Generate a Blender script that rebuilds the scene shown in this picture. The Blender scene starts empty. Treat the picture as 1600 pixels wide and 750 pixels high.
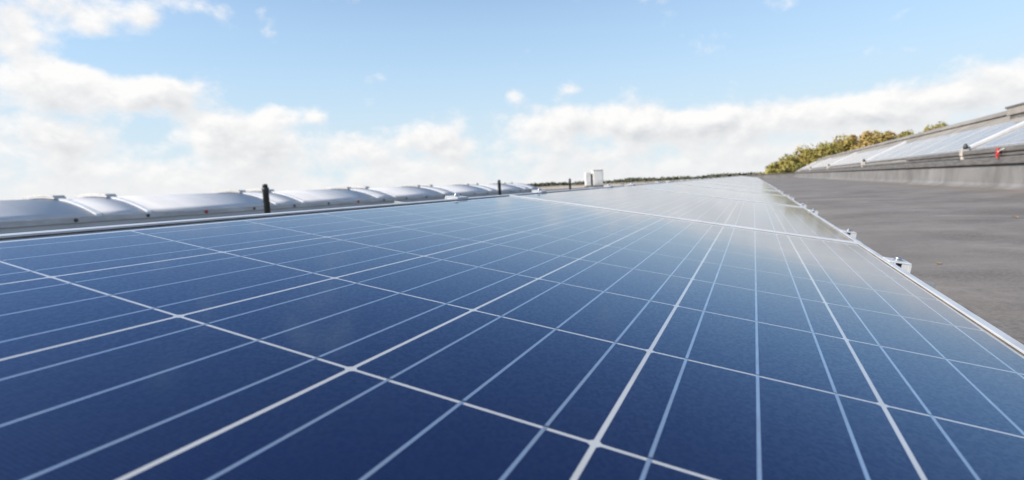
import bpy, bmesh, math, random
from mathutils import Vector, Matrix
R = math.radians
random.seed(7)
scn = bpy.context.scene
COL = scn.collection

# ------------------------------------------------------------------ camera
TILT = R(9.5)                      # the panel row leans down to the right
CAM_Z = 0.31
cam_d = bpy.data.cameras.new('camera')
cam = bpy.data.objects.new('camera', cam_d)
COL.objects.link(cam)
cam.matrix_world = Matrix(((0.916079, 0.007449, 0.400929, 0.0),
                           (0.397920, 0.106765, -0.911186, 0.0),
                           (-0.049593, 0.994256, 0.094841, CAM_Z),
                           (0, 0, 0, 1)))
cam_d.sensor_width = 36.0
cam_d.lens = 865.07 / 1600 * 36.0
cam_d.clip_start = 0.01
cam_d.clip_end = 20000
cam_d.dof.use_dof = True
cam_d.dof.focus_distance = 0.65
cam_d.dof.aperture_fstop = 8.0
scn.camera = cam

# ------------------------------------------------------------------ sun, sky, exposure
SUN_AZ, SUN_EL = R(-130), R(34)    # azimuth from +Y towards +X
sun_d = bpy.data.lights.new('sun', 'SUN')
sun_d.energy = 2.7
sun_d.angle = R(0.6)
sun_d.color = (1.0, 0.93, 0.83)
sun = bpy.data.objects.new('sun', sun_d)
COL.objects.link(sun)
sdir = Vector((math.sin(SUN_AZ) * math.cos(SUN_EL), math.cos(SUN_AZ) * math.cos(SUN_EL), math.sin(SUN_EL)))
sun.rotation_euler = sdir.to_track_quat('Z', 'Y').to_euler()
sun.location = (-40, 0, 40)
scn.view_settings.view_transform = 'Standard'
scn.view_settings.look = 'None'
scn.view_settings.exposure = 1.25
scn.view_settings.gamma = 1.0
scn.view_settings.use_curve_mapping = False
scn.cycles.max_bounces = 8
scn.cycles.transparent_max_bounces = 12
scn.cycles.use_denoising = True


class NT:
    """small helper that writes node trees"""
    def __init__(self, tree):
        self.t = tree
        self.n = tree.nodes
        self.l = tree.links

    def put(self, sock, v):
        if hasattr(v, 'links'):
            self.l.new(v, sock)
        elif v is not None:
            sock.default_value = v

    def m(self, op, a, b=None, c=None, clamp=False):
        nd = self.n.new('ShaderNodeMath')
        nd.operation = op
        nd.use_clamp = clamp
        for i, v in enumerate((a, b, c)):
            if v is not None:
                self.put(nd.inputs[i], v)
        return nd.outputs[0]

    def vm(self, op, a, b=None):
        nd = self.n.new('ShaderNodeVectorMath')
        nd.operation = op
        self.put(nd.inputs[0], a)
        if b is not None:
            self.put(nd.inputs[1], b)
        return nd.outputs['Value'] if op in ('DOT_PRODUCT', 'LENGTH') else nd.outputs[0]

    def noise(self, vec, scale, detail=4, rough=0.5, dist=0.0):
        nd = self.n.new('ShaderNodeTexNoise')
        if vec is not None:
            self.l.new(vec, nd.inputs['Vector'])
        nd.inputs['Scale'].default_value = scale
        nd.inputs['Detail'].default_value = detail
        nd.inputs['Roughness'].default_value = rough
        nd.inputs['Distortion'].default_value = dist
        return nd.outputs['Fac']

    def ss(self, v, a, b, lo=0.0, hi=1.0, kind='SMOOTHSTEP'):
        nd = self.n.new('ShaderNodeMapRange')
        nd.interpolation_type = kind
        self.put(nd.inputs['Value'], v)
        for k, q in zip(('From Min', 'From Max', 'To Min', 'To Max'), (a, b, lo, hi)):
            self.put(nd.inputs[k], q)
        return nd.outputs['Result']

    def mix(self, f, a, b, kind='MIX'):
        nd = self.n.new('ShaderNodeMix')
        nd.data_type = 'RGBA'
        nd.blend_type = kind
        self.put(nd.inputs[0], f)
        for s, v in ((nd.inputs[6], a), (nd.inputs[7], b)):
            if isinstance(v, tuple) and len(v) == 3:
                v = v + (1,)
            self.put(s, v)
        return nd.outputs[2]

    def scale(self, vec, s):
        nd = self.n.new('ShaderNodeMapping')
        self.l.new(vec, nd.inputs[0])
        nd.inputs['Scale'].default_value = s
        return nd.outputs[0]


world = bpy.data.worlds.new('World')
scn.world = world
world.use_nodes = True
w = NT(world.node_tree)
w.n.clear()
wo = w.n.new('ShaderNodeOutputWorld')
bg = w.n.new('ShaderNodeBackground')
bg.inputs['Strength'].default_value = 0.095
w.l.new(bg.outputs[0], wo.inputs[0])
sky = w.n.new('ShaderNodeTexSky')
sky.sky_type = 'NISHITA'
sky.sun_disc = False
sky.sun_elevation = SUN_EL
sky.sun_rotation = SUN_AZ
sky.altitude = 50
sky.air_density = 1.0
sky.dust_density = 0.25
sky.ozone_density = 2.0
tc = w.n.new('ShaderNodeTexCoord')
D = tc.outputs['Generated']
sep = w.n.new('ShaderNodeSeparateXYZ')
w.l.new(D, sep.inputs[0])
el = w.m('MULTIPLY', w.m('ARCSINE', sep.outputs[2]), 57.2958)
az = w.m('MULTIPLY', w.m('ARCTAN2', sep.outputs[0], sep.outputs[1]), 57.2958)
# cumulus: azimuth, elevation, half width, half height (degrees), weight
BLOBS = [(-61.8, 14.8, 4.2, 2.6, .52), (-64.3, 12.5, 2.2, 1.9, .30), (-55.6, 15.2, 1.2, 1.5, .34), (-51.4, 16.8, 4.0, .9, .34),
         (-63.0, 10.0, 5.0, 1.7, .50), (-57.7, 9.7, 4.4, 1.5, .48), (-54.3, 9.6, 2.6, 1.2, .36), (-64.0, 7.0, 4.5, 2.4, .42), (-60.0, 5.0, 5.5, 2.0, .34), (-58.5, 12.4, 3.6, 1.0, -.30),
         (-56.0, 6.8, 1.9, 1.1, -.10),
         (-49.3, 6.3, 4.8, 2.3, .56), (-45.8, 7.9, 2.3, 1.4, .40), (-52.3, 7.2, 2.8, 1.3, .34), (-42.0, 7.5, 1.1, .9, .46),
         (-39.2, 4.9, 4.0, 1.5, .44), (-32.6, 5.5, 3.2, 1.6, .48), (-28.8, 4.4, 2.8, 1.2, .34), (-23.0, 9.1, 1.2, .8, .46), (-17.5, 9.2, 1.6, .7, .42),
         (-19.9, 6.6, 4.2, 1.8, .48), (-14.7, 6.4, 4.8, 1.7, .48), (-9.8, 5.6, 4.0, 1.7, .48), (-6.2, 8.1, 2.0, .5, .22),
         (-3.2, 5.1, 5.0, 1.7, .48), (1.5, 5.5, 3.6, 1.4, .42), (6.4, 5.4, 3.8, 1.4, .42), (11.5, 5.2, 3.8, 1.5, .42), (17.5, 5.5, 5.0, 1.7, .44),
         (27, 6.3, 8, 2.1, .48), (42, 7.5, 9, 2.5, .48), (66, 7, 12, 2.6, .46), (-78, 8, 8, 3.0, .50), (-98, 7, 12, 2.6, .48),
         (-130, 8, 14, 3.0, .46), (100, 8, 14, 2.8, .46), (140, 7, 14, 2.8, .46), (-168, 8, 16, 3.0, .46)]


def blob_sum(az_, el_):
    acc = None
    for (a, e, ra, re, s) in BLOBS:
        dx = w.m('MULTIPLY_ADD', az_, 1 / ra, -a / ra)
        dy = w.m('MULTIPLY_ADD', el_, 1 / re, -e / re)
        q = w.m('MULTIPLY_ADD', dx, dx, w.m('MULTIPLY', dy, dy))
        g = w.m('POWER', .36788, q)
        acc = w.m('MULTIPLY_ADD', g, s, 0.0 if acc is None else acc)
    return acc


acc = blob_sum(az, el)
acc2 = blob_sum(w.m('SUBTRACT', az, .9), w.m('ADD', el, 1.1))
P1 = w.scale(D, (1, 1, 1.5))
n1 = w.noise(P1, 11.0, 8, 0.60, 0.1)
big = w.noise(w.scale(D, (1, 1, 2.0)), 2.6, 3, 0.5)
offs = w.vm('ADD', P1, (-0.012, 0.0, 0.022))
n2 = w.noise(offs, 11.0, 5, 0.58, 0.1)
band = w.ss(el, 0.0, 7.4, 0.60, -0.04)
high = w.ss(big, 0.54, 0.74, 0.0, 0.42)
high = w.m('MULTIPLY', high, w.ss(el, 19.0, 27.0))
cover = w.m('ADD', w.m('ADD', w.m('MINIMUM', acc, 0.75), band), high)
cover = w.m('ADD', cover, w.m('MULTIPLY', w.m('SUBTRACT', n1, 0.5), 1.55))
alpha = w.m('MULTIPLY', w.ss(cover, 0.10, 0.52), 0.97)
shade = w.m('ADD', w.m('MULTIPLY', w.m('SUBTRACT', n2, n1), 2.6), w.m('MULTIPLY', w.m('SUBTRACT', acc2, acc), .9))
shade = w.m('ADD', shade, .34, clamp=True)
shade = w.m('MULTIPLY', shade, w.ss(cover, .25, .6, .45, 1.0))
lowmix = w.ss(el, 0.0, 5.0, 0.65, 0.0)
ccol = w.mix(shade, (4.45, 4.4, 4.35), (3.0, 3.08, 3.22))
ccol = w.mix(lowmix, ccol, (3.8, 3.87, 3.92))
hs = w.n.new('ShaderNodeHueSaturation')
hs.inputs['Saturation'].default_value = 1.0
hs.inputs['Value'].default_value = .86
w.l.new(sky.outputs[0], hs.inputs['Color'])
hazy = w.mix(w.ss(el, 1.0, 14.0), (3.1, 3.65, 4.0), (2.30, 3.20, 4.05))
hazy = w.mix(w.ss(el, 4.0, 27.0, .95, 0.0), hs.outputs[0], hazy)
w.l.new(w.mix(alpha, hazy, ccol), bg.inputs['Color'])

# ------------------------------------------------------------------ materials
def mat(name, base=(.5, .5, .5), rough=.6, metal=0.0, spec=.5):
    m = bpy.data.materials.new(name)
    m.use_nodes = True
    t = NT(m.node_tree)
    b = t.n['Principled BSDF']
    b.inputs['Base Color'].default_value = base + (1,)
    b.inputs['Roughness'].default_value = rough
    b.inputs['Metallic'].default_value = metal
    b.inputs['Specular IOR Level'].default_value = spec
    return m, t, b


def objco(t, world_space=False):
    if world_space:
        return t.n.new('ShaderNodeNewGeometry').outputs['Position']
    return t.n.new('ShaderNodeTexCoord').outputs['Object']


def bump(t, b, h, strength=.3, dist=.01):
    nd = t.n.new('ShaderNodeBump')
    nd.inputs['Strength'].default_value = strength
    nd.inputs['Distance'].default_value = dist
    t.l.new(h, nd.inputs['Height'])
    t.l.new(nd.outputs[0], b.inputs['Normal'])


def worn(name, a, c, rough=.6, metal=0.0, scale=3.0, detail=6, stretch=(1, 1, 1), bmp=0.0, spec=.5, lo=.35, hi=.68):
    """two-tone weathered surface"""
    m, t, b = mat(name, a, rough, metal, spec)
    co = t.scale(objco(t, True), stretch)
    n = t.noise(co, scale, detail, .62)
    t.l.new(t.mix(t.ss(n, lo, hi), a, c), b.inputs['Base Color'])
    t.l.new(t.ss(n, .3, .7, rough - .08, rough + .1), b.inputs['Roughness'])
    if bmp:
        bump(t, b, n, bmp, .004)
    return m


MAT = {}
MAT['alu'] = worn('anodised aluminium', (.66, .66, .66), (.54, .54, .54), .42, .3, 9, 5)
MAT['galv'] = worn('galvanised steel', (.42, .44, .44), (.27, .29, .28), .5, .7, 22, 5)
MAT['steel'] = worn('bright steel', (.62, .62, .62), (.45, .45, .44), .3, .9, 40, 3)
MAT['dark'] = worn('black plastic pipe', (.018, .024, .024), (.04, .045, .045), .45, 0, 12, 4)
MAT['cream'] = worn('cream painted metal', (.70, .68, .62), (.56, .54, .48), .5, 0, 5, 5)
MAT['rimdark'] = worn('weathered grey aluminium rim', (.22, .20, .182), (.13, .118, .107), .5, .35, 3.5, 6, (3, 1, 8))
MAT['sheet'] = worn('weathered roofing sheet', (.33, .30, .262), (.22, .20, .176), .75, 0, 1.2, 8, (1, 1.2, 1), .2)
MAT['red'] = worn('faded red plastic', (.50, .035, .025), (.34, .03, .02), .45, 0, 20, 3)
MAT['unitwhite'] = worn('off white unit casing', (.80, .78, .74), (.60, .57, .53), .55, 0, 2.0, 6)
MAT['unitdark'] = worn('dark louvre', (.05, .05, .05), (.09, .085, .08), .6, 0, 5, 3)
MAT['backsheet'] = worn('white backsheet', (.56, .555, .55), (.50, .495, .49), .6, 0, 14, 5)
MAT['leafdry'] = worn('dry leaf', (.40, .25, .10), (.26, .14, .05), .8, 0, 60, 3)
MAT['bark'] = worn('bark', (.10, .075, .055), (.05, .04, .03), .9, 0, 4, 6, (1, 1, .3))


def roof_material():
    m, t, b = mat('grey bitumen roof', (.13, .125, .12), .8)
    p = objco(t, True)
    broad = t.noise(t.scale(p, (.7, 1.1, 1)), 1.5, 8, .68, .4)
    streak = t.noise(t.scale(p, (1.0, 1.5, 1)), 2.2, 10, .72, .6)
    fine = t.noise(t.scale(p, (1, 1.6, 1)), 90, 6, .7)
    mid = t.noise(p, 11, 9, .75)
    c = t.mix(t.ss(broad, .32, .7), (.098, .086, .075), (.235, .206, .178))
    c = t.mix(t.ss(streak, .50, .70, 0, .7), c, (.29, .26, .232))
    c = t.mix(t.ss(mid, .46, .72, 0, .6), c, (.078, .068, .060))
    c = t.mix(t.ss(fine, .40, .66, 0, .65), c, (.25, .223, .198))
    pond = t.noise(t.scale(p, (.6, 1, 1)), .55, 3, .5, .3)
    rim = t.m('MULTIPLY', t.ss(pond, .50, .57), t.ss(pond, .66, .57))
    c = t.mix(t.m('MULTIPLY', t.m('MULTIPLY', rim, mid), .5), c, (.26, .236, .212))
    c = t.mix(t.m('MULTIPLY', t.ss(pond, .56, .70), .3), c, (.10, .09, .08))
    # moss and silt along the foot of the right curb
    sp = t.n.new('ShaderNodeSeparateXYZ')
    t.l.new(p, sp.inputs[0])
    near = t.ss(t.m('ADD', sp.outputs[0], t.m('MULTIPLY', streak, .35)), 2.55, 2.98)
    c = t.mix(t.m('MULTIPLY', near, .6), c, (.21, .155, .10))
    t.l.new(c, b.inputs['Base Color'])
    t.l.new(t.ss(streak, .4, .7, .85, .62), b.inputs['Roughness'])
    h = t.m('ADD', t.m('MULTIPLY', fine, .5), t.m('MULTIPLY', streak, 1.2))
    bump(t, b, h, .5, .006)
    return m


MAT['roof'] = roof_material()


def curb_material():
    m, t, b = mat('stained grey curb membrane', (.33, .32, .31), .6)
    p = objco(t, True)
    run = t.noise(t.scale(p, (1, 1.0, .35)), 1.1, 8, .66, .6)
    blot = t.noise(p, 2.4, 6, .6)
    fine = t.noise(p, 40, 4, .6)
    c = t.mix(t.ss(blot, .34, .68), (.225, .213, .204), (.15, .141, .134))
    c = t.mix(t.ss(run, .52, .72, 0, .6), c, (.30, .288, .278))
    c = t.mix(t.ss(run, .46, .30, 0, .55), c, (.11, .102, .096))
    c = t.mix(t.ss(fine, .4, .7, 0, .25), c, (.16, .15, .14))
    t.l.new(c, b.inputs['Base Color'])
    bump(t, b, t.m('ADD', blot, run), .35, .012)
    return m


MAT['curb'] = curb_material()


def glass_material(veil_gain=1.0):
    """textured solar glass: Fresnel reflection over a clear pane with a film of dust; a high veil_gain turns it into painted sky sheen"""
    m = bpy.data.materials.new('dusty or sheen-veiled solar glass')
    m.use_nodes = True
    t = NT(m.node_tree)
    t.n.clear()
    out = t.n.new('ShaderNodeOutputMaterial')
    g = t.n.new('ShaderNodeNewGeometry')
    cs = t.m('ABSOLUTE', t.vm('DOT_PRODUCT', g.outputs['Normal'], g.outputs['Incoming']))
    inv = t.m('SUBTRACT', 1.0, cs)
    f = t.m('ADD', t.m('MULTIPLY', t.m('POWER', inv, 4.9), .97), .010)
    p = g.outputs['Position']
    film = t.noise(p, 3.2, 6, .6)
    grain = t.noise(p, 260, 3, .6)
    tr = t.n.new('ShaderNodeBsdfTransparent')
    tr.inputs[0].default_value = (.96, .97, .97, 1)
    gl = t.n.new('ShaderNodeBsdfGlossy')
    t.l.new(t.mix(t.ss(f, .05, .55), (.40, .66, .95), (.96, .965, .97)), gl.inputs['Color'])
    t.l.new(t.ss(film, .3, .7, .075, .105), gl.inputs['Roughness'])
    mx = t.n.new('ShaderNodeMixShader')
    t.l.new(f, mx.inputs[0])
    t.l.new(tr.outputs[0], mx.inputs[1])
    t.l.new(gl.outputs[0], mx.inputs[2])
    # dust film and specks
    df = t.n.new('ShaderNodeBsdfDiffuse')
    df.inputs[0].default_value = (.42, .40, .38, 1)
    vo = t.n.new('ShaderNodeTexVoronoi')
    t.l.new(p, vo.inputs['Vector'])
    vo.inputs['Scale'].default_value = 26
    sc = t.n.new('ShaderNodeSeparateColor')
    t.l.new(vo.outputs['Color'], sc.inputs[0])
    pick = t.m('GREATER_THAN', sc.outputs[0], .90)
    rad = t.m('MULTIPLY', sc.outputs[1], .045)
    speck = t.m('MULTIPLY', t.m('MULTIPLY', pick, t.m('LESS_THAN', vo.outputs['Distance'], rad)), .35)
    veil = t.m('MULTIPLY', t.ss(film, .3, .75, .0016, .0034), t.ss(grain, .3, .7, .5, 1.5))
    veil = t.m('MULTIPLY', t.m('DIVIDE', veil, t.m('ADD', cs, .10)), veil_gain)
    dust = t.m('ADD', veil, speck, clamp=True)
    m2 = t.n.new('ShaderNodeMixShader')
    t.l.new(dust, m2.inputs[0])
    t.l.new(mx.outputs[0], m2.inputs[1])
    t.l.new(df.outputs[0], m2.inputs[2])
    t.l.new(m2.outputs[0], out.inputs[0])
    c = bpy.data.materials.new('clear pane edge')
    c.use_nodes = True
    k = NT(c.node_tree)
    k.n.clear()
    o2 = k.n.new('ShaderNodeOutputMaterial')
    t2 = k.n.new('ShaderNodeBsdfTransparent')
    k.l.new(t2.outputs[0], o2.inputs[0])
    return m, c


MAT['glass'], MAT['clear'] = glass_material()
MAT['glass_sheen'], _ = glass_material(42.0)  # veil raised to paint pale sky reflection onto the right slope panes


def cell_material():
    m, t, b = mat('polycrystalline cell', (.008, .016, .075), .45, 0, .55)
    b.inputs['Specular Tint'].default_value = (.07, .34, 1.0, 1)
    p = objco(t)
    oi = t.n.new('ShaderNodeObjectInfo')
    off = t.n.new('ShaderNodeCombineXYZ')
    for i in range(2):
        t.l.new(t.m('MULTIPLY', oi.outputs['Random'], 37.0 + 11 * i), off.inputs[i])
    pp = t.vm('ADD', p, off.outputs[0])
    vo = t.n.new('ShaderNodeTexVoronoi')
    t.l.new(t.scale(pp, (1, 1, .01)), vo.inputs['Vector'])
    vo.inputs['Scale'].default_value = 420
    sc = t.n.new('ShaderNodeSeparateColor')
    t.l.new(vo.outputs['Color'], sc.inputs[0])
    cloudy = t.noise(pp, 14, 4, .6)
    c = t.mix(t.ss(cloudy, .3, .72), (.0018, .0064, .037), (.0030, .0072, .038))
    c = t.mix(t.m('MULTIPLY', sc.outputs[0], .42), c, (.0044, .0120, .056))
    c = t.mix(t.m('MULTIPLY', oi.outputs['Random'], .38), c, (.0046, .0074, .031))
    # printed silver fingers
    sp = t.n.new('ShaderNodeSeparateXYZ')
    t.l.new(p, sp.inputs[0])
    fr = t.m('FRACT', t.m('MULTIPLY', sp.outputs[1], 1 / .0024))
    ln = t.m('LESS_THAN', fr, .13)
    c = t.mix(t.m('MULTIPLY', ln, .6), c, (.035, .050, .105))
    t.l.new(c, b.inputs['Base Color'])
    t.l.new(t.ss(sc.outputs[1], 0, 1, .38, .55), b.inputs['Roughness'])
    return m


MAT['cell'] = cell_material()
MAT['ribbon'] = worn('tinned busbar ribbon', (.60, .67, .76), (.52, .58, .66), .38, .85, 30, 3)


def vault_material():
    m, t, b = mat('milky polycarbonate', (.50, .50, .52), .28, 0, .5)
    p = objco(t, True)
    run = t.noise(t.scale(p, (.25, 2.2, .25)), 1.3, 7, .62)
    blot = t.noise(p, 1.1, 5, .6)
    c = t.mix(t.ss(run, .3, .7), (.80, .785, .78), (.70, .685, .68))
    c = t.mix(t.ss(blot, .45, .72, 0, .5), c, (.84, .83, .825))
    t.l.new(c, b.inputs['Base Color'])
    t.l.new(t.ss(blot, .3, .7, .42, .58), b.inputs['Roughness'])
    bump(t, b, run, .04, .02)
    out = t.n['Material Output']
    tl = t.n.new('ShaderNodeBsdfTranslucent')
    tl.inputs[0].default_value = (.80, .79, .78, 1)
    mx = t.n.new('ShaderNodeMixShader')
    mx.inputs[0].default_value = .24
    t.l.new(b.outputs[0], mx.inputs[1])
    t.l.new(tl.outputs[0], mx.inputs[2])
    t.l.new(mx.outputs[0], out.inputs[0])
    return m


MAT['vault'] = vault_material()


def leaf_material(name, c1, c2, c3):
    m, t, b = mat(name, c1, .7, 0, .2)
    p = objco(t, True)
    oi = t.n.new('ShaderNodeObjectInfo')
    n = t.noise(p, .55, 4, .6)
    n2 = t.noise(p, 4.0, 3, .6)
    c = t.mix(t.ss(n, .36, .64), c1, c2)
    c = t.mix(t.ss(n2, .42, .66, 0, .8), c, c3)
    t.l.new(c, b.inputs['Base Color'])
    b.inputs['Transmission Weight'].default_value = 0
    return m


MAT['leaf_green'] = leaf_material('olive autumn leaves', (.29, .255, .070), (.34, .275, .085), (.22, .20, .055))
MAT['leaf_gold'] = leaf_material('rusty autumn leaves', (.41, .275, .095), (.36, .275, .09), (.31, .225, .08))
MAT['leaf_mix'] = leaf_material('yellowing leaves', (.36, .29, .085), (.28, .245, .07), (.38, .265, .085))
MAT['leaf_far'] = leaf_material('far woodland leaves', (.085, .092, .060), (.115, .105, .068), (.06, .07, .048))  # leaf tones lightened to put distance haze into the colour


def ground_material():
    m, t, b = mat('autumn fields', (.10, .11, .05), .95)
    p = objco(t, True)
    c = t.mix(t.ss(t.noise(p, .006, 6, .6), .4, .6), (.075, .10, .035), (.15, .13, .075))
    c = t.mix(t.ss(t.noise(p, .15, 5, .6), .4, .7, 0, .5), c, (.06, .07, .03))
    t.l.new(c, b.inputs['Base Color'])
    return m


MAT['ground'] = ground_material()
MAT['rimgrey'] = worn('dull grey rim', (.60, .59, .58), (.44, .43, .42), .6, .0, 2.5, 6, (1, 1, 6))
MAT['curblight'] = worn('light grey curb sheet', (.62, .62, .62), (.50, .50, .50), .6, 0, 1.4, 7, (1, 1, 3))
MAT['ribwhite'] = worn('white rib', (.80, .80, .79), (.68, .68, .67), .3, 0, 3, 5)
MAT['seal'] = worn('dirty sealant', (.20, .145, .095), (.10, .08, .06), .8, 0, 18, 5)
MAT['coping'] = worn('pale weathered coping', (.52, .47, .41), (.38, .34, .30), .7, 0, .8, 7, (1, 1, 3))
MAT['facade'] = worn('grey cladding', (.34, .34, .35), (.28, .28, .29), .6, 0, .5, 5)

# ------------------------------------------------------------------ mesh helpers
def box(bm, x0, x1, y0, y1, z0, z1, mi=0, bevel=0.0):
    vs = [bm.verts.new((x, y, z)) for z in (z0, z1) for y in (y0, y1) for x in (x0, x1)]
    idx = ((0, 2, 3, 1), (4, 5, 7, 6), (0, 1, 5, 4), (2, 6, 7, 3), (0, 4, 6, 2), (1, 3, 7, 5))
    fs = [bm.faces.new([vs[i] for i in f]) for f in idx]
    for f in fs:
        f.material_index = mi
    if bevel:
        es = list({e for f in fs for e in f.edges})
        bmesh.ops.bevel(bm, geom=es, offset=bevel, segments=1, affect='EDGES', profile=.5)
    return fs


def tube(bm, path, radii, seg=10):
    rings = []
    for i, p in enumerate(path):
        p = Vector(p)
        a = Vector(path[max(i - 1, 0)])
        c = Vector(path[min(i + 1, len(path) - 1)])
        d = (c - a).normalized()
        s = d.cross(Vector((.31, .95, .05))).normalized()
        u = d.cross(s).normalized()
        rings.append([bm.verts.new(p + (s * math.cos(2 * math.pi * k / seg) + u * math.sin(2 * math.pi * k / seg)) * radii[i]) for k in range(seg)])
    for a, c in zip(rings, rings[1:]):
        for k in range(seg):
            bm.faces.new((a[k], a[(k + 1) % seg], c[(k + 1) % seg], c[k]))
    bm.faces.new(rings[0][::-1])
    bm.faces.new(rings[-1])


def lathe(bm, prof, seg=16, at=(0, 0, 0)):
    rings = []
    for r, z in prof:
        rings.append([bm.verts.new((at[0] + r * math.cos(2 * math.pi * k / seg), at[1] + r * math.sin(2 * math.pi * k / seg), at[2] + z)) for k in range(seg)])
    for a, c in zip(rings, rings[1:]):
        for k in range(seg):
            bm.faces.new((a[k], a[(k + 1) % seg], c[(k + 1) % seg], c[k]))
    bm.faces.new(rings[0][::-1])
    bm.faces.new(rings[-1])


def prism(bm, prof, y0, y1, mi=0):
    """closed profile of (x, z) points swept along y"""
    a = [bm.verts.new((x, y0, z)) for x, z in prof]
    c = [bm.verts.new((x, y1, z)) for x, z in prof]
    n = len(prof)
    fs = [bm.faces.new((a[i], a[(i + 1) % n], c[(i + 1) % n], c[i])) for i in range(n)]
    fs.append(bm.faces.new(a[::-1]))
    fs.append(bm.faces.new(c))
    for f in fs:
        f.material_index = mi


def mesh(bm, name, mats, smooth=False):
    bmesh.ops.recalc_face_normals(bm, faces=bm.faces[:])
    me = bpy.data.meshes.new(name)
    bm.to_mesh(me)
    bm.free()
    for m in (mats if isinstance(mats, (list, tuple)) else [mats]):
        me.materials.append(MAT[m])
    if smooth:
        for p in me.polygons:
            p.use_smooth = True
    return me


def obj(name, me, parent=None, loc=(0, 0, 0), rot=(0, 0, 0), scale=None):
    o = bpy.data.objects.new(name, me)
    COL.objects.link(o)
    o.location = loc
    o.rotation_euler = rot
    if scale:
        o.scale = scale
    o.parent = parent
    return o


def tag(o, label=None, cat=None, group=None, kind=None):
    for k, v in (('label', label), ('category', cat), ('group', group), ('kind', kind)):
        if v:
            o[k] = v
    return o


def bxo(name, dims, mats, parent=None, bevel=0.0, **kw):
    bm = bmesh.new()
    box(bm, *dims, bevel=bevel)
    return obj(name, mesh(bm, name, mats), parent, **kw)


ORD = ['first', 'second', 'third', 'fourth', 'fifth', 'sixth', 'seventh', 'eighth', 'ninth', 'tenth', 'eleventh', 'twelfth',
       'thirteenth', 'fourteenth', 'fifteenth', 'sixteenth', 'seventeenth', 'eighteenth', 'nineteenth', 'twentieth',
       'twenty-first', 'twenty-second', 'twenty-third', 'twenty-fourth', 'twenty-fifth', 'twenty-sixth', 'twenty-seventh', 'twenty-eighth']

# ------------------------------------------------------------------ the setting
GROUND_Z = -8.5
FAR_Y = 47.6
bm = bmesh.new()
N = 24
vs = [[bm.verts.new((-9000 + 18000 * i / N, -9000 + 18000 * j / N, GROUND_Z)) for i in range(N + 1)] for j in range(N + 1)]
for j in range(N):
    for i in range(N):
        bm.faces.new((vs[j][i], vs[j][i + 1], vs[j + 1][i + 1], vs[j + 1][i]))
tag(obj('ground', mesh(bm, 'ground', 'ground')), kind='structure')

# roof deck with faint ponding undulation
bm = bmesh.new()
X0, X1, Y0, Y1 = -34.0, 14.0, -16.0, FAR_Y
xs = [X0 + (X1 - X0) * i / 96 for i in range(97)]
ys = [Y0 + (Y1 - Y0) * j / 128 for j in range(129)]
rnd = lambda x, y: .004 * math.sin(1.9 * x + .7 * math.sin(1.3 * y)) * math.sin(1.1 * y + .5 * x) + .003 * math.sin(4.1 * x + 2.3 * y) - .004
vs = [[bm.verts.new((x, y, rnd(x, y))) for x in xs] for y in ys]
for j in range(128):
    for i in range(96):
        bm.faces.new((vs[j][i], vs[j][i + 1], vs[j + 1][i + 1], vs[j + 1][i]))
deck = tag(obj('roof_deck', mesh(bm, 'roof_deck', 'roof', True)), kind='structure')
bxo('facade', (X0, X1, Y0, Y1, GROUND_Z, -.02), 'facade', deck)

# low wall that closes the far end of the roof
par = bpy.data.objects.new('parapet', None)
COL.objects.link(par)
par.location = (0, FAR_Y, 0)
tag(par, 'low grey parapet closing the far end of the flat roof', 'parapet')
bxo('wall', (-1.4, 14.0, 0, .30, -.02, .30), 'curb', par)
bxo('coping', (-1.45, 14.05, -.04, .34, .301, .35), 'rimdark', par)
par2 = bpy.data.objects.new('parapet', None)
COL.objects.link(par2)
par2.location = (0, FAR_Y, 0)
tag(par2, 'pale beige low parapet beyond the left edge of the long panel row', 'parapet')
bxo('wall', (-34.0, -1.46, 0, .30, -.02, .17), 'coping', par2)
bxo('coping', (-34.0, -1.46, -.05, .35, .171, .215), 'coping', par2)

# ------------------------------------------------------------------ solar panels of the near row
PU, PV = .161, .169                 # cell pitch across and along
GU, GV = .0032, .0028               # gaps
U0, U1 = -.185, .820                # panel edges
V0, V1 = -.195, 1.547
PITCH = V1 - V0 + .003
LIP, TOP = .0125, .0042


def cell_bm(bm, cx, cy, z0=-.00006, z1=0.0):
    hx, hy, ch = (PU - GU) / 2, (PV - GV) / 2, .0022
    pts = [(-hx + ch, -hy), (hx - ch, -hy), (hx, -hy + ch), (hx, hy - ch), (hx - ch, hy), (-hx + ch, hy), (-hx, hy - ch), (-hx, -hy + ch)]
    a = [bm.verts.new((cx + x, cy + y, z0)) for x, y in pts]
    c = [bm.verts.new((cx + x, cy + y, z1)) for x, y in pts]
    for i in range(8):
        bm.faces.new((a[i], a[(i + 1) % 8], c[(i + 1) % 8], c[i]))
    bm.faces.new(c)


bm = bmesh.new()
cell_bm(bm, 0, 0)
CELL = mesh(bm, 'cell', 'cell')
bm = bmesh.new()
for j in range(10):
    for i in range(6):
        cell_bm(bm, (i - .5) * PU, (j - .5) * PV)
CELLS = mesh(bm, 'cells', 'cell')


def busbar(bm, u):
    box(bm, u - .0011, u + .0011, -PV + .001, 9 * PV - .001, .00003, .00012)
    for j in range(9):
        y = j * PV + GV / 2
        box(bm, u - .0013, u + .0013, y, y + .0016, .0001, .00016, 1)


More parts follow.
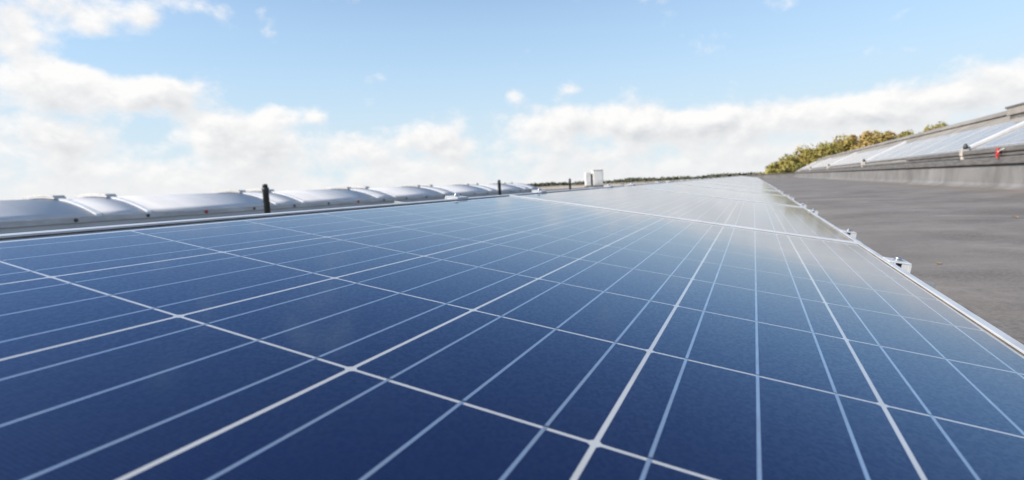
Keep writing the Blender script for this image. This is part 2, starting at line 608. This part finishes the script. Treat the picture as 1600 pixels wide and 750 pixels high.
bm = bmesh.new()
busbar(bm, 0)
BUS = mesh(bm, 'busbar', ['ribbon', 'dark'])
bm = bmesh.new()
for i in range(6):
    for k in (-1, 0, 1):
        busbar(bm, (i - .5) * PU + k * .052)
BUSES = mesh(bm, 'busbars', ['ribbon', 'dark'])
bm = bmesh.new()
box(bm, U0 + .004, U1 - .004, V0 + .004, V1 - .004, -.004, -.00008)
BACK = mesh(bm, 'backsheet', 'backsheet')
bm = bmesh.new()
fs = box(bm, U0 + .003, U1 - .003, V0 + .003, V1 - .003, .0006, .0014, 1)
fs[1].material_index = 0
GLASS = mesh(bm, 'glass', ['glass', 'clear'])
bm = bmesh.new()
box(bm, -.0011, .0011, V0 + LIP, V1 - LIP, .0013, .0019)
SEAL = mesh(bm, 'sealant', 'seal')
GLASS_SHEEN = GLASS.copy()
GLASS_SHEEN.materials[0] = MAT['glass_sheen']


def frame_bar(length):
    """C-section along +y, outer face at x=0, lip reaching to x=LIP"""
    bm = bmesh.new()
    prof = [(0, -.038), (0, TOP - .0012), (.0012, TOP), (LIP - .0008, TOP), (LIP, TOP - .0008), (LIP, .0020), (.0022, .0020), (.0022, -.036), (.022, -.036), (.022, -.038)]
    prism(bm, prof, 0, length)
    return mesh(bm, 'frame_bar', 'alu')


SIDE = frame_bar(V1 - V0)
ENDB = frame_bar(U1 - U0 - 2 * LIP - .0004)
T = Matrix.Rotation(TILT, 4, 'Y')
PANEL_O = Vector((0, 0, CAM_Z)) - T @ Vector((.5373, -.1035, .1478))


def solar_panel(loc, rot, label, group, single, pane=None):
    r = bpy.data.objects.new('solar_panel', None)
    COL.objects.link(r)
    r.empty_display_size = .2
    r.location = loc
    r.rotation_euler = rot
    tag(r, label, 'solar panel', group)
    obj('frame_bar', SIDE, r, (U0, V0, 0))
    obj('frame_bar', SIDE, r, (U1, V1, 0), (0, 0, math.pi))
    obj('frame_bar', ENDB, r, (U1 - LIP - .0002, V0, 0), (0, 0, math.pi / 2))
    obj('frame_bar', ENDB, r, (U0 + LIP + .0002, V1, 0), (0, 0, -math.pi / 2))
    obj('backsheet', BACK, r)
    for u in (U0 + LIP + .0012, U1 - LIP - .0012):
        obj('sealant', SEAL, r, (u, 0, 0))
    if single:
        for j in range(10):
            for i in range(6):
                obj('cell', CELL, r, ((i - .5) * PU, (j - .5) * PV, 0))
        for i in range(6):
            for k in (-1, 0, 1):
                obj('busbar', BUS, r, ((i - .5) * PU + k * .052, 0, 0))
    else:
        tag(obj('cells', CELLS, r), kind='stuff')
        tag(obj('busbars', BUSES, r), kind='stuff')
    obj('glass', pane or GLASS, r)
    return r


NROW = 26
for k in range(-1, NROW):
    if k == -1:
        lab = 'blue solar panel behind the camera, before the large nearest one'
    elif k == 0:
        lab = 'large blue solar panel nearest the camera, filling the lower half'
    elif k == 1:
        lab = 'second solar panel of the long row, pale with sky reflection behind the nearest one'
    elif k == NROW - 1:
        lab = 'farthest solar panel at the end of the long row'
    else:
        lab = '%s solar panel from the camera in the long row' % ORD[k]
    loc = PANEL_O + Vector((0, PITCH * k, 0))
    wob = random.Random(40 + k)
    rx_, ry_ = (0, 0) if k < 1 else (R(wob.uniform(-.07, .07)), R(wob.uniform(-.12, .12)))
    solar_panel(loc, (rx_, TILT + ry_, 0), lab, 'solar panels of the long row', k in (-1, 0, 1))

# ------------------------------------------------------------------ racks that carry the row
def rack_meshes():
    M = {}
    bm = bmesh.new()           # channel section rail across the panel (open side towards the camera)
    u0, u1 = U0 + .004, U1 - .004
    box(bm, u0, u1, .018, .0215, -.078, -.0385)
    box(bm, u0, u1, -.02, .0178, -.0415, -.0385)
    box(bm, u0, u1, -.02, .0178, -.078, -.075)
    M['rail'] = mesh(bm, 'rail', 'galv')
    bm = bmesh.new()           # stub bracket bolted to the side of the frame
    box(bm, U1 + .0005, U1 + .064, -.0015, .0015, -.0365, -.0185, bevel=.0005)
    box(bm, U1 + .0005, U1 + .064, .0017, .030, -.0365, -.0340, bevel=.0005)
    M['stub'] = mesh(bm, 'stub_bracket', 'galv')
    bm = bmesh.new()           # end clamp reaching over the frame lip: made for the right edge
    box(bm, U1 - .009, U1 + .030, -.030, .030, TOP + .0003, TOP + .0034, bevel=.0008)
    box(bm, U1 + .027, U1 + .030, -.030, .030, -.020, TOP + .0002)
    box(bm, U1 + .0006, U1 + .0268, -.029, .029, -.0235, -.0205)
    box(bm, U1 + .0006, U1 + .0034, -.030, .030, -.020, TOP + .0002)
    box(bm, U1 + .0036, U1 + .0268, .020, .029, -.0203, TOP + .0001)
    box(bm, U1 + .0142, U1 + .0268, -.029, -.026, -.0203, TOP + .0001)
    M['clamp'] = mesh(bm, 'end_clamp', 'alu')
    bm = bmesh.new()
    lathe(bm, [(.009, 0), (.009, .0012), (.0065, .0016), (.0065, .005), (.0048, .0068), (.001, .0073)], 12)
    M['bolt'] = mesh(bm, 'bolt', 'steel', True)
    return M


RM = rack_meshes()
POST = {}
for nm, u in (('short', U1 - .10), ('tall', U0 + .10)):
    h = (PANEL_O + T @ Vector((u, 0, -.078))).z
    bm = bmesh.new()
    box(bm, -.02, .02, -.015, .015, .012, h - .001, bevel=.002)
    box(bm, -.06, .06, -.05, .05, -.002, .0115, bevel=.003)
    POST[nm] = (mesh(bm, 'foot_post', 'galv'), u)


def rack(k):
    r = bpy.data.objects.new('mounting_rack', None)
    COL.objects.link(r)
    base = PANEL_O + Vector((0, PITCH * k, 0))
    r.location = (base.x + .3, base.y, 0)
    if k == 0:
        lab = 'galvanised rack with clamps under the large nearest solar panel'
    elif k == -1:
        lab = 'galvanised rack under the solar panel behind the camera'
    elif k == NROW - 1:
        lab = 'galvanised rack with clamps under the farthest solar panel of the long row'
    else:
        lab = 'galvanised rack with clamps under the %s solar panel of the long row' % ORD[k]
    tag(r, lab, 'mounting rack', 'mounting racks of the long row')
    off = Vector((-.3, 0, base.z))
    rot = (0, TILT, 0)
    for v in (.13, 1.232):
        p = off + T @ Vector((0, v, 0))
        obj('rail', RM['rail'], r, p, rot)
        for side in (1, -1):
            if side == 1:
                c = obj('end_clamp', RM['clamp'], r, p, rot)
                bl = Vector((U1 + .012, 0, TOP + .0036))
            else:
                c = obj('end_clamp', RM['clamp'], r, off + T @ Vector((U0 + U1, v, 0)), (math.pi * 0, TILT, 0))
                c.rotation_euler = (T @ Matrix.Rotation(math.pi, 4, 'Z')).to_euler()
                bl = Vector((U1 + .012, 0, TOP + .0036))
            obj('bolt', RM['bolt'], c, bl)
        for nm in ('short', 'tall'):
            me, u = POST[nm]
            q = off + T @ Vector((u, v, -.078))
            obj('foot_post', me, r, (q.x, q.y, 0))
    for v in (1.165, .36, .22):
        obj('stub_bracket', RM['stub'], r, off + T @ Vector((0, v, 0)), rot)
    for v in (1.02,):
        obj('stub_bracket', RM['stub'], r, off + T @ Vector((U0 + U1, v, .016)), (T @ Matrix.Rotation(math.pi, 4, 'Z')).to_euler())


for k in range(-1, NROW):
    rack(k)

# ------------------------------------------------------------------ ridge rooflight on the right with its curb
RX = 2.80                              # foot of the curb
SL = R(26)
CZ = CAM_Z
RY0, RY1 = 1.6, 46.6
RIDGE_X, RIDGE_Z = 4.46, CZ + .20 + (4.46 - 2.86) * math.tan(SL)
hip = bpy.data.objects.new('ridge_roof', None)
COL.objects.link(hip)
hip.location = (RX, RY0, 0)
tag(hip, 'long grey brown ridge roof on a stained curb to the right of the flat roof', 'roof')


def hp(name, bm, m, smooth=False):
    bmesh.ops.translate(bm, verts=bm.verts[:], vec=(-RX, -RY0, 0))
    return obj(name, mesh(bm, name, m, smooth), hip)


bm = bmesh.new()
prof = [(RX - .10, -.006), (RX - .02, .022), (RX, .06), (RX + .012, CZ - .03), (RX + .05, CZ - .02), (6.0, CZ - .02), (6.0, -.006)]
prism(bm, prof, RY0, RY1)
curb = hp('curb', bm, 'curb')
for zz0, zz1, xo, nm, ya in ((CZ - .018, CZ + .075, -.02, 'lower_rim', RY1), (CZ + .079, CZ + .125, .015, 'middle_rim', RY1), (CZ + .129, CZ + .195, .0, 'upper_rim', 13.4)):
    bm = bmesh.new()
    prism(bm, [(RX + xo, zz0), (RX + xo - .012, zz0 + .012), (RX + xo - .012, zz1 - .012), (RX + xo, zz1), (RX + .12, zz1), (RX + .12, zz0)], RY0, ya)
    hp(nm, bm, 'rimdark')
# sheeted slopes
th = .03
bm = bmesh.new()
prism(bm, [(RX + .06, CZ + .14), (RIDGE_X, RIDGE_Z - .03), (RIDGE_X, RIDGE_Z - .09), (RX + .06, CZ + .08)], RY0 + .01, RY1 - .3)
hp('slope', bm, 'sheet')
bm = bmesh.new()
prism(bm, [(RIDGE_X + .001, RIDGE_Z - .03), (6.0, CZ + .14), (6.0, CZ + .08), (RIDGE_X + .001, RIDGE_Z - .09)], RY0 + .01, RY1 - .3)
hp('slope', bm, 'sheet')
bm = bmesh.new()
prism(bm, [(RIDGE_X - .24, RIDGE_Z - .12), (RIDGE_X - .24, RIDGE_Z - .085), (RIDGE_X, RIDGE_Z + .012), (RIDGE_X + .24, RIDGE_Z - .085), (RIDGE_X + .24, RIDGE_Z - .12), (RIDGE_X, RIDGE_Z - .025)], RY0, RY1 - .2)
hp('ridge_cap', bm, 'sheet')
bm = bmesh.new()
a = [bm.verts.new(p) for p in ((RX + .06, RY1 - .02, CZ + .10), (6.0, RY1 - .02, CZ + .10), (RIDGE_X, RY1 - .3, RIDGE_Z - .03))]
b_ = [bm.verts.new(p) for p in ((RX + .06, RY1 - .32, CZ + .10), (6.0, RY1 - .32, CZ + .10), (RIDGE_X, RY1 - .32, RIDGE_Z - .03))]
bm.faces.new(a)
bm.faces.new(b_[::-1])
for i in range(3):
    bm.faces.new((a[i], a[(i + 1) % 3], b_[(i + 1) % 3], b_[i]))
hp('gable_end', bm, 'sheet')
# standing seams on the upper sheet
bm = bmesh.new()
L = (RIDGE_X - .25 - 3.78) / math.cos(SL)
box(bm, 0, L, -.014, .014, -.015, .030, bevel=.004)
SEAM = mesh(bm, 'standing_seam', 'sheet')
for i in range(54):
    y = RY0 + .5 + i * .82
    if y < RY1 - .5:
        obj('standing_seam', SEAM, hip, (3.78 - RX, y - RY0, CZ + .14 + (3.78 - RX - .06) * math.tan(SL) + .003), (0, -SL, 0))

# panels that lie on that slope, landscape, in fields of five
FIELD = [10.42, 18.46, 26.5, 34.54]
POSN = ['nearest', 'second', 'third', 'fourth', 'farthest']
FNAME = ['in the field beside the red clip, at the right edge', 'in the field beyond the first cover strip on the right slope',
         'in the third field of the right slope', 'in the fourth field of the right slope', 'in the farthest field of the right slope']
starts = [(0, 10.08 - 5 * .001 - 8.0)] + [(i + 1, y + .12) for i, y in enumerate(FIELD)]
SLP = 1.005
lower = Vector((2.875, 0, CZ + .222))
SCL = 1.55 / (V1 - V0)
for fi, ys_ in starts:
    for q in range(5):
        ya = ys_ + q * 1.565
        if ya + 1.5 > RY1 - .3:
            continue
        rot = (0, -SL, 0)
        Tm = Matrix.Rotation(-SL, 4, 'Y')
        loc = lower + Vector((0, ya, 0)) + Tm @ Vector((-U0 * .93, -V0 * SCL, 0))
        s = solar_panel(loc, rot, '%s pale solar panel %s' % (POSN[q], FNAME[fi]), 'solar panels on the right slope', False, GLASS_SHEEN)
        s.scale = (.93, SCL, 1)

# cover strips running up the slope between the fields, each with a bracket at its foot
def strip_mesh():
    bm = bmesh.new()
    prism(bm, [(-.05, 0), (-.05, .035), (-.035, .05), (.035, .05), (.05, .035), (.05, 0)], 0, 1.08)
    return mesh(bm, 'cover_strip', 'alu')


STRIP = strip_mesh()
bm = bmesh.new()
box(bm, -.055, .045, -.05, .05, 0, .10, bevel=.012)
box(bm, -.045, .0, -.035, .035, -.07, -.001, bevel=.008)
BRK = mesh(bm, 'bracket', 'coping')
bm = bmesh.new()
lathe(bm, [(.030, 0), (.030, .045), (.022, .055), (.022, .075), (.004, .082)], 10)
KNOB = mesh(bm, 'knob', 'dark', True)
for i, y in enumerate([10.24] + FIELD[1:] + [42.6]):
    r = bpy.data.objects.new('cover_strip', None)
    COL.objects.link(r)
    r.location = (2.86, y, CZ + .185)
    tag(r, ['pale metal cover strip up the slope behind the red clip, with a white foot bracket', 'pale metal cover strip between second and third panel fields on the right slope',
            'pale metal cover strip between third and fourth panel fields on the right slope', 'pale metal cover strip between fourth and fifth panel fields on the right slope',
            'farthest pale metal cover strip on the right slope'][i], 'cover strip', 'cover strips on the right slope')
    st = obj('strip', STRIP, r, (.02, 0, .02))
    st.rotation_euler = (Matrix.Rotation(-SL, 4, 'Y') @ Matrix.Rotation(-math.pi / 2, 4, 'Z')).to_euler()
    br = obj('bracket', BRK, r, (-.03, -.09, -.065))
    obj('knob', KNOB, br, (.01, .01, .102))
for i, y in enumerate((14.4, 22.3)):
    pass

# raised flashing box along the top of the nearest field
fb = bpy.data.objects.new('flashing_box', None)
COL.objects.link(fb)
fb.location = (4.02, 3.0, CZ + .60)
tag(fb, 'raised grey flashing box on top of the slope in the upper right corner', 'flashing')
bxo('lower_board', (0, .40, 0, 9.25, .06, .19), 'rimdark', fb, bevel=.006)
bxo('top_board', (-.03, .43, -.03, 9.30, .194, .315), 'sheet', fb, bevel=.008)
bxo('top_trim', (-.045, .445, -.05, 9.33, .318, .35), 'rimdark', fb, bevel=.005)

# red clip on the rim
rc = bpy.data.objects.new('cable_clip', None)
COL.objects.link(rc)
rc.location = (RX - .035, 8.72, CZ + .12)
rc.scale = (.72, .72, .72)
tag(rc, 'small red plastic clip hanging on the grey rim at right', 'clip')
bm = bmesh.new()
box(bm, -.03, .012, -.045, .045, -.035, .085, bevel=.012)
obj('body', mesh(bm, 'clip_body', 'red'), rc)
bm = bmesh.new()
tube(bm, [(-.02, .0, -.03), (-.03, -.03, -.07), (-.02, -.07, -.085)], [.017, .015, .010], 8)
obj('lever', mesh(bm, 'clip_lever', 'red', True), rc)
bm = bmesh.new()
tube(bm, [(-.02, .02, .05), (-.03, -.09, .02), (-.02, -.17, .055), (0, -.24, .07)], [.008] * 4, 8)
obj('cord', mesh(bm, 'clip_cord', 'cream', True), rc)

# ------------------------------------------------------------------ barrel skylight on the left
LX = -8.0
VW, VR = 2.5, .26
SY0, SY1 = -5.0, 21.2
ZT = CZ - .155
sk = bpy.data.objects.new('barrel_skylight', None)
COL.objects.link(sk)
sk.location = (LX, SY0, 0)
tag(sk, 'long milky barrel vault skylight with pale ribs on a grey curb at left', 'skylight')


def vz(s):
    """height of the vault at s in 0..1 across its width"""
    c = (s - .5) * 2
    rad = (VW * VW / 4 + VR * VR) / (2 * VR)
    return math.sqrt(max(rad * rad - (c * VW / 2) ** 2, 0)) - (rad - VR)


def arc(bm, y0, y1, s0, s1, lift, thick, n=20):
    top0, top1, bot0, bot1 = [], [], [], []
    for i in range(n + 1):
        s = s0 + (s1 - s0) * i / n
        x, z = -s * VW, ZT + .06 + vz(s) + lift
        top0.append(bm.verts.new((x, y0 - SY0, z)))
        top1.append(bm.verts.new((x, y1 - SY0, z)))
        bot0.append(bm.verts.new((x, y0 - SY0, z - thick)))
        bot1.append(bm.verts.new((x, y1 - SY0, z - thick)))
    for i in range(n):
        bm.faces.new((top0[i], top1[i], top1[i + 1], top0[i + 1]))
        bm.faces.new((bot0[i], bot0[i + 1], bot1[i + 1], bot1[i]))
        bm.faces.new((top0[i], top0[i + 1], bot0[i + 1], bot0[i]))
        bm.faces.new((top1[i], bot1[i], bot1[i + 1], top1[i + 1]))
    for k in (0, n):
        bm.faces.new((top0[k], bot0[k], bot1[k], top1[k]))


bm = bmesh.new()
box(bm, -VW - .06, .06, 0, SY1 - SY0, -.006, ZT - .03)
obj('curb', mesh(bm, 'curb', 'curblight'), sk)
bm = bmesh.new()
box(bm, .0, .09, -.02, SY1 - SY0 + .02, ZT - .028, ZT + .05, bevel=.008)
obj('rim', mesh(bm, 'rim', 'rimgrey'), sk)
bm = bmesh.new()
box(bm, -VW - .09, -VW, -.02, SY1 - SY0 + .02, ZT - .028, ZT + .05, bevel=.008)
obj('rim', mesh(bm, 'rim', 'rimgrey'), sk)
rib_y = []
k = -2
while True:
    y = 8.0 * (.571 + .378 * k)
    if y > SY1 - 1:
        break
    for dy in (0, .68):
        if SY0 < y + dy < SY1 - .3:
            rib_y.append(y + dy)
    k += 1
edges = [SY0] + rib_y + [SY1]
for a, c in zip(edges, edges[1:]):
    bm = bmesh.new()
    arc(bm, a + .004, c - .004, 0.004, .996, 0, .02)
    obj('glazing_sheet', mesh(bm, 'glazing_sheet', 'vault', True), sk)
bm = bmesh.new()
arc(bm, -.035 + SY0, .035 + SY0, 0, 1, .022, .05)
RIB = mesh(bm, 'rib', 'ribwhite', False)
bm = bmesh.new()
arc(bm, -.075 + SY0, .075 + SY0, .34, .64, .058, .018)
LID = mesh(bm, 'vent_lid', 'cream')
bm = bmesh.new()
arc(bm, -.075 + SY0, .075 + SY0, .33, .62, .039, .03)
LIDB = mesh(bm, 'vent_base', 'rimgrey')
for y in rib_y:
    rb = obj('rib', RIB, sk, (0, y - SY0, 0))
    obj('vent_lid', LID, rb)
    obj('vent_base', LIDB, rb)
bm = bmesh.new()
n = 20
for yy in (SY0 - .001, SY1 + .001):
    vsx = [bm.verts.new((-(i / n) * VW, yy - SY0, ZT + .05 + vz(i / n))) for i in range(n + 1)]
    vsb = [bm.verts.new((-(i / n) * VW, yy - SY0, ZT - .03)) for i in range(n + 1)]
    for i in range(n):
        bm.faces.new((vsx[i], vsx[i + 1], vsb[i + 1], vsb[i]))
obj('end_panel', mesh(bm, 'end_panel', 'vault'), sk)
bm = bmesh.new()
lathe(bm, [(.024, 0), (.024, .010), (.014, .018), (.002, .020)], 8)
FIX = mesh(bm, 'fixing_bolt', 'unitdark', True)
bm = bmesh.new()
lathe(bm, [(.028, 0), (.028, .012), (.016, .022), (.002, .024)], 8)
FIXR = mesh(bm, 'fixing_bolt', 'red', True)
for i in range(20):
    y = 2.4 + i * .92
    obj('fixing_bolt', FIXR if i in (4, 8) else FIX, sk, (.091, y - SY0, ZT + .012), (0, math.pi / 2, 0))

# ------------------------------------------------------------------ black vent pipes between row and skylight
def pipe(x, y, label, s=1.0):
    r = bpy.data.objects.new('vent_pipe', None)
    COL.objects.link(r)
    r.location = (x, y, 0)
    tag(r, label, 'vent pipe', 'black vent pipes left of the panel row')
    bm = bmesh.new()
    lathe(bm, [(.030, .0), (.030, .395), (.034, .40), (.034, .43)], 14)
    obj('pipe', mesh(bm, 'pipe', 'dark', True), r)
    bm = bmesh.new()
    lathe(bm, [(.026, .431), (.026, .452), (.022, .462), (.006, .466)], 14)
    obj('cap', mesh(bm, 'cap', 'dark', True), r)
    bm = bmesh.new()
    lathe(bm, [(.11, -.004), (.10, .012), (.05, .03), (.036, .09), (.0315, .095)], 16)
    obj('collar', mesh(bm, 'collar', 'curb', True), r)


pipe(-4.5, 4.14, 'nearest and tallest looking black vent pipe left of the large blue panel')
pipe(-4.5, 9.75, 'black vent pipe behind the far left corner of the nearest panel')
pipe(-4.5, 14.25, 'farthest black vent pipe, just left of the white rooftop unit')

# ------------------------------------------------------------------ rooftop unit
un = bpy.data.objects.new('rooftop_unit', None)
COL.objects.link(un)
un.location = (-12.3, 45.6, 0)
un.rotation_euler = (0, 0, R(24))
tag(un, 'boxy off white rooftop ventilation unit standing on the far left roof', 'rooftop unit')
bxo('casing', (-.12, .72, -.45, .45, .12, 1.36), 'unitwhite', un, bevel=.015)
bxo('side_casing', (-.72, -.30, -.40, .40, .12, 1.22), 'unitwhite', un, bevel=.015)
bxo('louvre', (-.298, -.122, -.30, .30, .16, 1.10), 'unitdark', un)
bxo('lid', (-.16, .76, -.49, .49, 1.362, 1.41), 'unitwhite', un, bevel=.01)
bxo('plinth', (-.74, .74, -.42, .42, -.004, .118), 'curb', un)
for i in range(2):
    bxo('door_panel', (-.05 + i * .38, .29 + i * .38, -.47, -.452, .25, 1.25), 'unitwhite', un, bevel=.006)

# ------------------------------------------------------------------ trees behind the far end of the roof
def crown_mesh(rx, rz, nclump, nleaf, size, m, seed):
    rg = random.Random(seed)
    verts, faces = [], []
    clumps = []
    for i in range(nclump):
        a = rg.uniform(0, 2 * math.pi)
        h = rg.uniform(-.75, 1)
        rr = math.sqrt(max(0, 1 - h * h)) * rg.uniform(.45, 1.0)
        clumps.append((Vector((math.cos(a) * rr * rx, math.sin(a) * rr * rx, h * rz * rg.uniform(.75, 1.05))), rg.uniform(.18, .38) * rx))
    for c, cr in clumps:
        for j in range(nleaf):
            d = Vector((rg.gauss(0, 1), rg.gauss(0, 1), rg.gauss(0, .85))).normalized()
            p = c + d * cr * rg.uniform(.55, 1.05)
            nrm = (d + Vector((rg.gauss(0, .5), rg.gauss(0, .5), rg.gauss(0, .5)))).normalized()
            s = nrm.cross(Vector((rg.random(), rg.random(), rg.random()))).normalized()
            u = nrm.cross(s)
            sz = size * rg.uniform(.6, 1.3)
            b0 = len(verts)
            verts += [p - s * sz, p - u * sz * .55, p + s * sz, p + u * sz * .55]
            faces.append((b0, b0 + 1, b0 + 2, b0 + 3))
    me = bpy.data.meshes.new('crown')
    me.from_pydata([tuple(v) for v in verts], [], faces)
    me.materials.append(MAT[m])
    return me


def tree(x, y, top, rx, m, label, seed, group='autumn trees beyond the far end of the roof'):
    rg = random.Random(seed)
    r = bpy.data.objects.new('autumn_tree', None)
    COL.objects.link(r)
    r.location = (x, y, GROUND_Z)
    tag(r, label, 'tree', group)
    h = top - GROUND_Z
    rz = h * .36
    bm = bmesh.new()
    tube(bm, [(0, 0, -.1), (.1, .05, h * .25), (.0, .1, h * .5), (.15, 0, h * .85)], [.26, .2, .14, .03], 8)
    for q in range(6):
        a = q * 1.1 + rg.random()
        z0 = h * (.32 + .07 * q)
        tube(bm, [(.05, .05, z0), (math.cos(a) * rx * .4, math.sin(a) * rx * .4, z0 + h * .1), (math.cos(a) * rx * .75, math.sin(a) * rx * .75, z0 + h * .17)], [.10, .06, .015], 6)
    obj('trunk', mesh(bm, 'trunk', 'bark', True), r)
    obj('crown', crown_mesh(rx * 1.06, rz, 150, 120, .135, m, seed), r, (0, 0, h - rz))


TREES = [(2.0, 62, 1.1, 1.6, 'leaf_green', 'leftmost and lowest small green tree at the left end of the autumn tree clump'),
         (3.4, 64, 1.9, 1.9, 'leaf_green', 'second tree from the left in the autumn tree clump, olive green'),
         (4.9, 66, 2.5, 2.2, 'leaf_mix', 'third tree from the left in the autumn tree clump, yellowish green'),
         (6.4, 65, 2.9, 2.2, 'leaf_green', 'fourth tree from the left in the autumn tree clump, olive green'),
         (7.8, 66, 3.5, 2.1, 'leaf_mix', 'tall yellowish tree of the autumn clump, just left of the rusty trees'),
         (9.2, 67, 3.4, 2.0, 'leaf_gold', 'rusty orange tree of the autumn clump, left of the tallest rusty one'),
         (10.7, 66, 3.75, 2.0, 'leaf_gold', 'tallest rusty orange tree in the autumn tree clump'),
         (12.1, 66, 3.8, 1.7, 'leaf_gold', 'rusty brown tree at the right end of the autumn tree clump'),
         (14.3, 68, 3.6, 1.6, 'leaf_green', 'green tree mostly hidden behind the grey ridge right of the rusty trees'),
         (15.9, 68, 4.0, 1.6, 'leaf_mix', 'yellowish treetop peeping over the grey ridge, right of the rusty trees'),
         (17.4, 69, 4.1, 1.5, 'leaf_green', 'rightmost thin treetop peeping over the grey ridge')]
for i, a in enumerate(TREES):
    tree(*a, seed=100 + i)

# far woodland along the horizon
rg = random.Random(5)
verts, faces = [], []
for i in range(6500):
    a = R(rg.uniform(-80, 40))
    d = rg.uniform(420, 560)
    wv = .5 + .5 * math.sin(a * 23) * math.sin(a * 61 + 1)
    hgt = 9.3 + 1.6 * wv + rg.uniform(-.6, .5)
    c = Vector((d * math.sin(a), d * math.cos(a), 0))
    for q in range(7):
        p = c + Vector((rg.gauss(0, 3), rg.gauss(0, 3), GROUND_Z + rg.uniform(0, 1) ** .6 * hgt))
        s = Vector((rg.gauss(0, 1), rg.gauss(0, 1), rg.gauss(0, .6))).normalized() * rg.uniform(.8, 2.0)
        u = s.cross(Vector((rg.gauss(0, 1), rg.gauss(0, 1), rg.gauss(0, 1)))).normalized() * rg.uniform(.6, 1.4)
        b0 = len(verts)
        verts += [tuple(p - s), tuple(p - u), tuple(p + s), tuple(p + u)]
        faces.append((b0, b0 + 1, b0 + 2, b0 + 3))
me = bpy.data.meshes.new('woodland')
me.from_pydata(verts, [], faces)
me.materials.append(MAT['leaf_far'])
tag(obj('woodland', me), 'dark belt of distant woodland along the horizon', 'woodland', kind='stuff')

# ------------------------------------------------------------------ fallen leaves on the roof
def leaf(x, y, a, s, label):
    bm = bmesh.new()
    pts = [(-1, 0), (-.5, .38), (.1, .48), (.6, .3), (1, 0), (.6, -.3), (.1, -.48), (-.5, -.38)]
    mid = [bm.verts.new((-1, 0, .0)), bm.verts.new((0, 0, .12)), bm.verts.new((1, 0, .25))]
    up = [bm.verts.new((px, py, .34 + .1 * px)) for px, py in pts[1:4]]
    dn = [bm.verts.new((px, py, .28 - .1 * px)) for px, py in pts[5:8]]
    bm.faces.new((mid[0], mid[1], up[1], up[0]))
    bm.faces.new((mid[1], mid[2], up[2], up[1]))
    bm.faces.new((mid[1], mid[0], dn[2], dn[1]))
    bm.faces.new((mid[2], mid[1], dn[1], dn[0]))
    o = obj('fallen_leaf', mesh(bm, 'fallen_leaf', 'leafdry'), None, (x, y, rnd(x, y) + .001), (0, 0, a), (s, s, s))
    tag(o, label, 'leaf', 'fallen leaves on the roof')


leaf(.535, 2.13, .5, .011, 'tiny dry leaf lying on the roof right of the panel clamp')
leaf(1.36, 4.02, 1.9, .022, 'small brown leaf lying on the roof at the right edge, below the curb')
